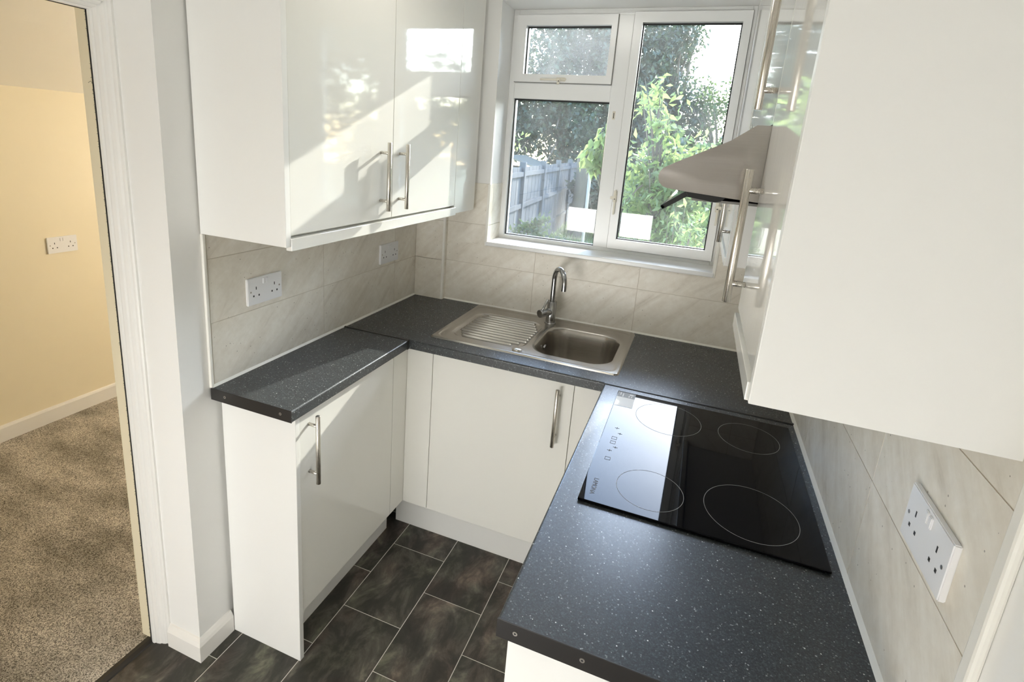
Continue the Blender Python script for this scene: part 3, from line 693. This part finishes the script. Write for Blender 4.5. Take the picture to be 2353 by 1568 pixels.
for (x, y) in ((1.145, -.898), (1.157, -.926), (1.156, -1.003), (1.144, -1.024)):
    m = MB(); m.box(x-.006, x+.006, y-.0008, y+.0008, ZP, ZP+.0001); m.box(x-.0008, x+.0008, y-.005, y+.005, ZP, ZP+.0001); m.build('control_symbol', 'hob_print_faint', hb)
def text(body, size, loc, rotz, mat, parent, name):
    c = bpy.data.curves.new(name, 'FONT'); c.body = body; c.size = size; c.align_x = 'LEFT'
    tmp = bpy.data.objects.new('tmp', c); COL.objects.link(tmp); bpy.context.view_layer.update()
    me = bpy.data.meshes.new_from_object(tmp.evaluated_get(bpy.context.evaluated_depsgraph_get())); bpy.data.objects.remove(tmp)
    me.materials.clear(); me.materials.append(M[mat]); o = bpy.data.objects.new(name, me); COL.objects.link(o); o.parent = parent
    o.location = Vector(loc)-wloc(parent); o.rotation_euler = (0, 0, rotz); return o
text('LAMONA', .0155, (1.132, -1.162, ZP), -PI/2, 'hob_print_faint', hb, 'lettering')
m = MB(); m.box(1.113, 1.168, -.755, -.690, ZP, ZP+.0003); m.build('sticker', 'sticker_white', hb, label='white part of the sticker on the hob')
m = MB(); m.box(1.113, 1.168, -.690, -.652, ZP, ZP+.0003); s1 = m.build('sticker_header', 'sticker_grey', hb, label='grey printed part of the sticker on the hob')
m = MB()
for (x, y, w_, h_) in ((1.121, -.676, .003, .022), (1.129, -.686, .003, .028), (1.150, -.668, .012, .008), (1.148, -.684, .003, .012), (1.156, -.684, .003, .012)): m.box(x, x+w_, y-.0, y+h_*.9, ZP+.0003, ZP+.0005)
m.build('sticker_print', 'sticker_white', s1)
# ------------------------------------------------------------------ cooker hood
YH0, YH1 = -1.250, -.655
hd = thing('cooker_hood', 'brushed steel visor cooker hood on the right wall above the hob', 'cooker hood', (1.41, -.95, 1.6))
P = [(WX-.002, 1.5985), (1.357, 1.6025), (1.235, 1.6105), (1.208, 1.6135)]
for k in range(8):   # rounded nose
    a = math.radians(262-k*21.5); P.append((1.2065+.021*math.cos(a), 1.6345+.021*math.sin(a)))
P += [(1.216, 1.6635), (1.30, 1.7060), (1.338, 1.7345), (WX-.002, 1.736)]
m = MB(); m.prism([(x, z) for x, z in P], 'y', YH0+.002, YH1-.002)
m.build('shell', 'steel_hood', hd)
m = MB(); m.prism(P, 'y', YH0, YH0+.0022); o = m.build('end_panel', 'steel_hood', hd); bv = o.modifiers.new('b', 'BEVEL'); bv.width = .0008; bv.segments = 2
m = MB(); m.prism(P, 'y', YH1-.0022, YH1); m.build('end_panel', 'steel_hood', hd)
m = MB()
q = [(1.236, 1.6120), (1.2405, 1.6005), (1.291, 1.5950), (1.3005, 1.5975), (1.311, 1.6080)]
m.prism(q, 'y', YH0+.008, YH0+.03); m.build('visor_bracket', 'black_plastic', hd)
m = MB(); m.prism(q, 'y', YH1-.03, YH1-.008); m.build('visor_bracket', 'black_plastic', hd)
m = MB(); a = [(1.2015, 1.5735), (1.1975, 1.5765), (1.1965, 1.5800), (1.2380, 1.6110), (1.2425, 1.6020)]
m.prism(a, 'y', YH0+.006, YH0+.018); m.prism(a, 'y', YH1-.018, YH1-.006); m.prism([(1.2015, 1.5735), (1.1975, 1.5765), (1.1990, 1.5815), (1.2050, 1.5780)], 'y', YH0+.006, YH1-.006); vo = m.build('visor', 'black_plastic', hd)
m = MB(); m.prism([(1.206, 1.5805), (1.205, 1.582), (1.237, 1.6065), (1.238, 1.605)], 'y', YH0+.018, YH1-.018); m.build('visor_glass', 'clear_visor', vo)
quick('underside', 'cupboard_dark', hd, (1.25, WX-.01, YH0+.02, YH1-.02, 1.594, 1.5985))

# ------------------------------------------------------------------ double sockets
def socket(label, axis_o, U, size=(.146, .086), depth=.0095, scale=1.0):
    """axis_o: lower-left corner of the plate on the wall, U: unit vector to the right of the plate; normal = U x Z"""
    U = Vector(U); Zv = Vector((0, 0, 1)); Nn = U.cross(Zv); O = Vector(axis_o); W_, H_ = size[0]*scale, size[1]*scale
    t = thing('double_socket', label, 'socket', O+U*W_/2+Zv*H_/2, 'double sockets')
    def pt(u, v, n): return O+U*(u*W_)+Zv*(v*H_)+Nn*n
    def blk(m, u0, u1, v0, v1, n0, n1, mi=0, bev=.0):
        bm = bmesh.new(); bmesh.ops.create_cube(bm, size=1)
        for v in bm.verts: v.co = pt(u0+(v.co.x+.5)*(u1-u0), v0+(v.co.y+.5)*(v1-v0), n0+(v.co.z+.5)*(n1-n0))
        if bev: bmesh.ops.bevel(bm, geom=bm.edges[:], offset=bev, segments=2, affect='EDGES')
        m.from_bm(bm, mi)
    m = MB(); blk(m, 0, 1, 0, 1, .0, depth, 0, .0016)
    f = .0003
    for c in (.255, .745):   # three pin holes each side
        cc = c-.02 if c < .5 else c+.02
        blk(m, cc-.011, cc+.011, .56, .67, depth-.001, depth+f, 1)
        for s_ in (-.088, .088): blk(m, cc+s_*.85-.018, cc+s_*.85+.018, .30, .365, depth-.001, depth+f, 1)
    m.build('faceplate', ['socket_white', 'socket_hole'], t)
    for c in (.455, .545):
        m = MB(); blk(m, c-.034, c+.034, .72, .93, depth-.001, depth+.003, 0, .0012); m.build('rocker_switch', 'socket_white', t)
    for c in (.085, .915):
        m = MB(); q = pt(c, .5, depth-.001); m.tube([q, q+Nn*.0015], .003, 12); m.build('screw', 'screw', t)
    return t
socket('white double socket on the left tiles nearest the doorway', (.0, -1.093, 1.1255), (0, 1, 0))
socket('white double socket on the left tiles near the window corner', (.0, -.352, 1.122), (0, 1, 0))
socket('white double socket on the right tiles under the wall cabinet', (WX, -1.417, 1.139), (0, -1, 0))
socket('white double socket on the yellow wall of the next room', (YX, -.569, .940), (0, 1, 0))

# ------------------------------------------------------------------ garden
GZ = -.25
m = MB(); m.box(-22, 22, .35, 40, GZ-.1, GZ); struct(m, 'ground', ['lawn_soil'], 'back garden lawn', 'lawn')
rng = np.random.default_rng(11)
def fast_mesh(name, V, F, mat, parent=None, smooth=False):
    L = wloc(parent); V = V-np.array(L[:])
    me = bpy.data.meshes.new(name); nv, nf, k = len(V), len(F), F.shape[1]
    me.vertices.add(nv); me.vertices.foreach_set('co', V.astype(np.float32).ravel())
    me.loops.add(nf*k); me.loops.foreach_set('vertex_index', F.astype(np.int32).ravel())
    me.polygons.add(nf); me.polygons.foreach_set('loop_start', np.arange(0, nf*k, k, dtype=np.int32)); me.polygons.foreach_set('loop_total', np.full(nf, k, dtype=np.int32))
    me.update(calc_edges=True); me.validate(); me.materials.append(M[mat])
    o = bpy.data.objects.new(name, me); COL.objects.link(o)
    if parent is not None: o.parent = parent
    return o
def unit(v): return v/np.maximum(np.linalg.norm(v, axis=1, keepdims=True), 1e-9)
def leaves_geo(C, size, ratio=.5, droop=.4, fold=.22):
    """pointed folded leaves: base, left, tip, right, mid-rib"""
    n = len(C); D = unit(rng.normal(size=(n, 3))); D[:, 2] -= droop; D = unit(D)
    A = unit(np.cross(D, rng.normal(size=(n, 3)))); Nn = np.cross(D, A)
    s = (size*(.6+.8*rng.random(n)))[:, None]; w = s*ratio*.5
    base = C; tip = C+D*s-Nn*s*.12; lft = C+D*s*.42+A*w+Nn*s*fold*.5; rgt = C+D*s*.42-A*w+Nn*s*fold*.5; mid = C+D*s*.5
    V = np.stack([base, lft, tip, rgt, mid], 1).reshape(-1, 3); k = np.arange(n)[:, None]*5
    F = np.concatenate([k+np.array([[0, 1, 4]]), k+np.array([[1, 2, 4]]), k+np.array([[2, 3, 4]]), k+np.array([[3, 0, 4]])], 0)
    return V, F
def clump_points(n, clumps):
    """clumps: list of (x,y,z,rx,ry,rz); points sit mostly towards the outside of many sub-clumps"""
    vol = np.array([c[3]*c[4]*c[5] for c in clumps]); pk = rng.choice(len(clumps), n, p=vol/vol.sum())
    c = np.array(clumps)[pk]; sub = []
    for cl in clumps:
        k = 26; d = unit(rng.normal(size=(k, 3)))*(rng.random((k, 1))**.45); sub.append(d)
    sub = np.array(sub); off = sub[pk, rng.integers(0, 26, n)]
    d = unit(rng.normal(size=(n, 3)))*(rng.random((n, 1))**.5)*.34
    return c[:, :3]+(off*.86+d)*c[:, 3:]
def branch_mesh(base, top, clumps, r, extra=8):
    m = MB(); base = Vector(base); top = Vector(top); mid = base.lerp(top, .5)+Vector((random.uniform(-.1, .1), random.uniform(-.1, .1), 0))
    pts = [base, base.lerp(mid, .5), mid, mid.lerp(top, .5), top]; m.tube(pts, [r, r*.85, r*.7, r*.5, r*.2], 8)
    for c in clumps:
        for _ in range(extra):
            q = pts[random.randint(1, 3)]; e = Vector((c[0]+random.uniform(-1, 1)*c[3]*.8, c[1]+random.uniform(-1, 1)*c[4]*.8, c[2]+random.uniform(-.6, .9)*c[5]))
            h = q.lerp(e, .5)+Vector((0, 0, .08*(e-q).length)); m.tube([q, h, e], [r*.35, r*.2, r*.06], 5)
    return m
def plant(name, label, cat, base, clumps, n, size, mat, r=.06, ratio=.5, droop=.4, extra=6, top=None, group=None):
    t = thing(name, label, cat, (base[0], base[1], GZ), group)
    if top is None: top = max(clumps, key=lambda c: c[2])[:3]
    branch_mesh((base[0], base[1], GZ-.05), top, clumps, r, extra).build('trunk' if r > .03 else 'stem', 'bark', t)
    V, F = leaves_geo(clump_points(n, clumps), size, ratio, droop)
    o = fast_mesh('foliage', V, F, mat, t); o['kind'] = 'stuff'
    return t
random.seed(8)
G = 'trees beyond the garden'
plant('tree', 'dark evergreen tree at the far left beyond the fence', 'tree', (-6.2, 15), [(-6.2, 15, 3.6, 2.2, 2, 3.6), (-5.4, 14.4, 2.2, 1.8, 1.5, 2)], 20000, .17, 'leaf_dark', .2, group=G)
plant('tree', 'tall dark tree rising behind the middle of the fence', 'tree', (-3.4, 16), [(-3.5, 16, 4.2, 2.3, 2, 4.2), (-3.0, 15, 2.2, 2.0, 1.5, 1.9)], 24000, .17, 'leaf_dark', .22, group=G)
plant('tree', 'grey green tree behind the white washing line pole', 'tree', (-1.5, 17.5), [(-1.3, 17.5, 4.3, 1.9, 1.8, 3.9), (-1.0, 16, 1.8, 1.7, 1.3, 2)], 20000, .17, 'leaf_grey', .2, group=G)
plant('tree', 'dark tree filling the upper left of the right hand pane', 'tree', (.3, 18), [(-.35, 18, 4.6, 1.5, 1.6, 2.2), (.3, 18, 2.0, 1.6, 1.4, 2.2)], 15000, .16, 'leaf_grey', .18, group=G)
plant('tree', 'thin tree with sparse leaves against the bright sky', 'tree', (1.9, 17), [(1.35, 17, 2.9, 1.2, 1.2, 1.5), (2.4, 17, 2.5, 1.2, 1.2, 1.7)], 2600, .14, 'leaf_mid', .1, extra=14, group=G)
plant('tree', 'mid green tree far right of the garden hidden by the wall cabinets', 'tree', (5.6, 15), [(5.2, 15, 2.2, 2.2, 1.8, 2.4), (7.8, 14, 2.4, 2.0, 1.8, 2.3)], 13000, .18, 'leaf_mid', .2, group=G)
plant('tree', 'broad tree at the right of the garden hidden by the wall cabinets', 'tree', (7.6, 9.8), [(7.6, 9.8, 2.6, 2.4, 2.2, 2.9), (6.4, 10.4, 1.6, 1.6, 1.6, 1.9)], 12000, .17, 'leaf_dark', .2, group=G)
for (x, y, h, lab) in ((-.6, 10.2, 1.9, 'dark hedge bush at the end of the lawn behind the pole'), (.9, 10.6, 2.1, 'dark hedge bush behind the bright shrub'), (2.5, 10.0, 2.2, 'dark hedge bush behind the casement hinge side')):
    plant('hedge_bush', lab, 'bush', (x, y), [(x, y, GZ+h*.45, .95, .7, h*.55)], 8000, .12, 'leaf_dark', .05, group='hedge bushes')
plant('shrub', 'tall bright shrub growing close outside the right pane', 'shrub', (1.02, 2.75), [(.86, 2.75, 1.55, .36, .35, .55), (1.12, 2.8, 1.35, .40, .4, .6), (.80, 2.8, 2.08, .24, .25, .28), (.95, 2.75, .9, .45, .4, .6)], 3000, .085, 'leaf_bright', .035, extra=9, ratio=.42)
plant('shrub', 'mid green shrub leaning over the lawn behind the bright shrub', 'shrub', (.85, 4.1), [(.80, 4.1, 1.4, .5, .5, .8), (1.25, 4.2, 1.3, .5, .5, .6)], 2600, .10, 'leaf_mid', .04, extra=8)
plant('shrub', 'low bright bush just outside below the cooker hood', 'shrub', (1.27, 1.35), [(1.24, 1.35, 1.20, .20, .2, .20), (1.30, 1.40, .8, .3, .3, .4)], 900, .055, 'leaf_bright', .02, extra=8, ratio=.32)
plant('young_plant', 'young plant with large drooping leaves in front of the fence end', 'plant', (.62, 2.3), [(.47, 2.3, 1.70, .13, .12, .22), (.38, 2.25, 1.62, .09, .1, .12)], 170, .125, 'leaf_bright', .014, extra=3, ratio=.36, droop=1.2, top=(.42, 2.28, 1.86))
plant('shrub', 'pale hanging shrub at the left edge of the window view', 'shrub', (-1.1, 3.2), [(-.86, 3.2, 1.78, .40, .35, .36), (-1.25, 3.2, 1.4, .5, .4, .4)], 1100, .085, 'leaf_bright', .03, ratio=.3, droop=1.0)
plant('shrub', 'low dark shrub at the foot of the grey fence', 'shrub', (-.95, 4.9), [(-.92, 4.9, .45, .36, .3, .42), (-.55, 5.2, .25, .3, .3, .3)], 1300, .075, 'leaf_mid', .02)
# grass blades on the strip of lawn that shows
n = 9000; gx = rng.uniform(-2.2, 1.8, n); gy = rng.uniform(6.0, 13, n); h = rng.uniform(.06, .2, n); a = rng.uniform(0, 2*PI, n); ln_ = rng.normal(0, .05, (n, 2))
B = np.stack([gx, gy, np.full(n, GZ)], 1); W2 = np.stack([np.cos(a), np.sin(a), np.zeros(n)], 1)*.008
T = B+np.stack([ln_[:, 0], ln_[:, 1], h], 1); V = np.stack([B-W2, B+W2, T], 1).reshape(-1, 3); F = np.arange(3*n).reshape(-1, 3)
o = fast_mesh('grass', V, F, 'grass_blade'); o['kind'] = 'stuff'; o['label'] = 'long sunlit grass at the end of the garden'; o['category'] = 'grass'
# fence receding along the left side
fa, fb = Vector((-1.28, 4.2, GZ)), Vector((-2.02, 12.6, GZ)); fd = (fb-fa).normalized(); fn = Vector((fd.y, -fd.x, 0))
ft = thing('garden_fence', 'weathered grey board fence along the left side of the garden', 'fence', fa)
npan = 5; seg = (fb-fa).length/npan; FH = 1.62
for i in range(npan):
    m = MB()
    for k in range(11):
        a0 = fa+fd*(seg*i+.05+(seg-.1)*k/11); a1 = fa+fd*(seg*i+.05+(seg-.1)*(k+1)/11-.004); o_ = fn*(.003 if k % 2 else 0)
        q = [a0+o_, a1+o_, a1+o_+fn*.016, a0+o_+fn*.016]
        m.prism([(p.x, p.y) for p in q], 'z', GZ+.05, GZ+FH-.03+random.uniform(-.002, .002))
    for zz in (.35, .95, 1.45):
        q = [fa+fd*(seg*i+.04)+fn*.02, fa+fd*(seg*(i+1)-.04)+fn*.02]; q += [q[1]+fn*.035, q[0]+fn*.035]; m.prism([(p.x, p.y) for p in q], 'z', GZ+zz, GZ+zz+.07)
    m.build('fence_panel', 'fence_wood', ft)
for i in range(npan+1):
    c = fa+fd*seg*i; q = [c-fd*.045-fn*.03, c+fd*.045-fn*.03, c+fd*.045+fn*.07, c-fd*.045+fn*.07]; m = MB(); m.prism([(p.x, p.y) for p in q], 'z', GZ-.05, GZ+FH+.05); m.build('fence_post', 'fence_wood', ft)
sh = thing('garden_shed', 'shed with a low felt roof showing over the fence', 'shed', (-3.7, 11.9, GZ))
m = MB(); m.box(-4.45, -2.85, 11.3, 12.6, GZ, 1.10); m.build('wall', 'shed_wood', sh)
m = MB(); m.prism([(-4.65, 1.06), (-3.62, 1.36), (-2.70, 1.10), (-2.70, 1.14), (-3.62, 1.41), (-4.65, 1.11)], 'y', 11.1, 12.8); m.build('roof', 'felt_roof', sh)
tr = thing('tree_stump', 'brown tree trunk standing by the end of the fence', 'tree trunk', (-1.22, 9.4, GZ))
m = MB(); m.tube([(-1.22, 9.4, GZ-.05), (-1.23, 9.4, .3), (-1.2, 9.4, .9), (-1.22, 9.4, 1.50)], [.17, .14, .13, .12], 14); m.build('trunk', 'post_wood', tr)
po = thing('washing_line_pole', 'thin pale pole standing on the lawn', 'pole', (-.50, 6.7, GZ))
m = MB(); m.tube([(-.50, 6.7, GZ-.05), (-.50, 6.7, 1.52)], .028, 12); m.build('pole', 'pole_paint', po)
m = MB(); m.tube([(-.50, 6.7, 1.52), (-.50, 6.7, 1.56)], .034, 12); m.build('pole_cap', 'pole_paint', po)
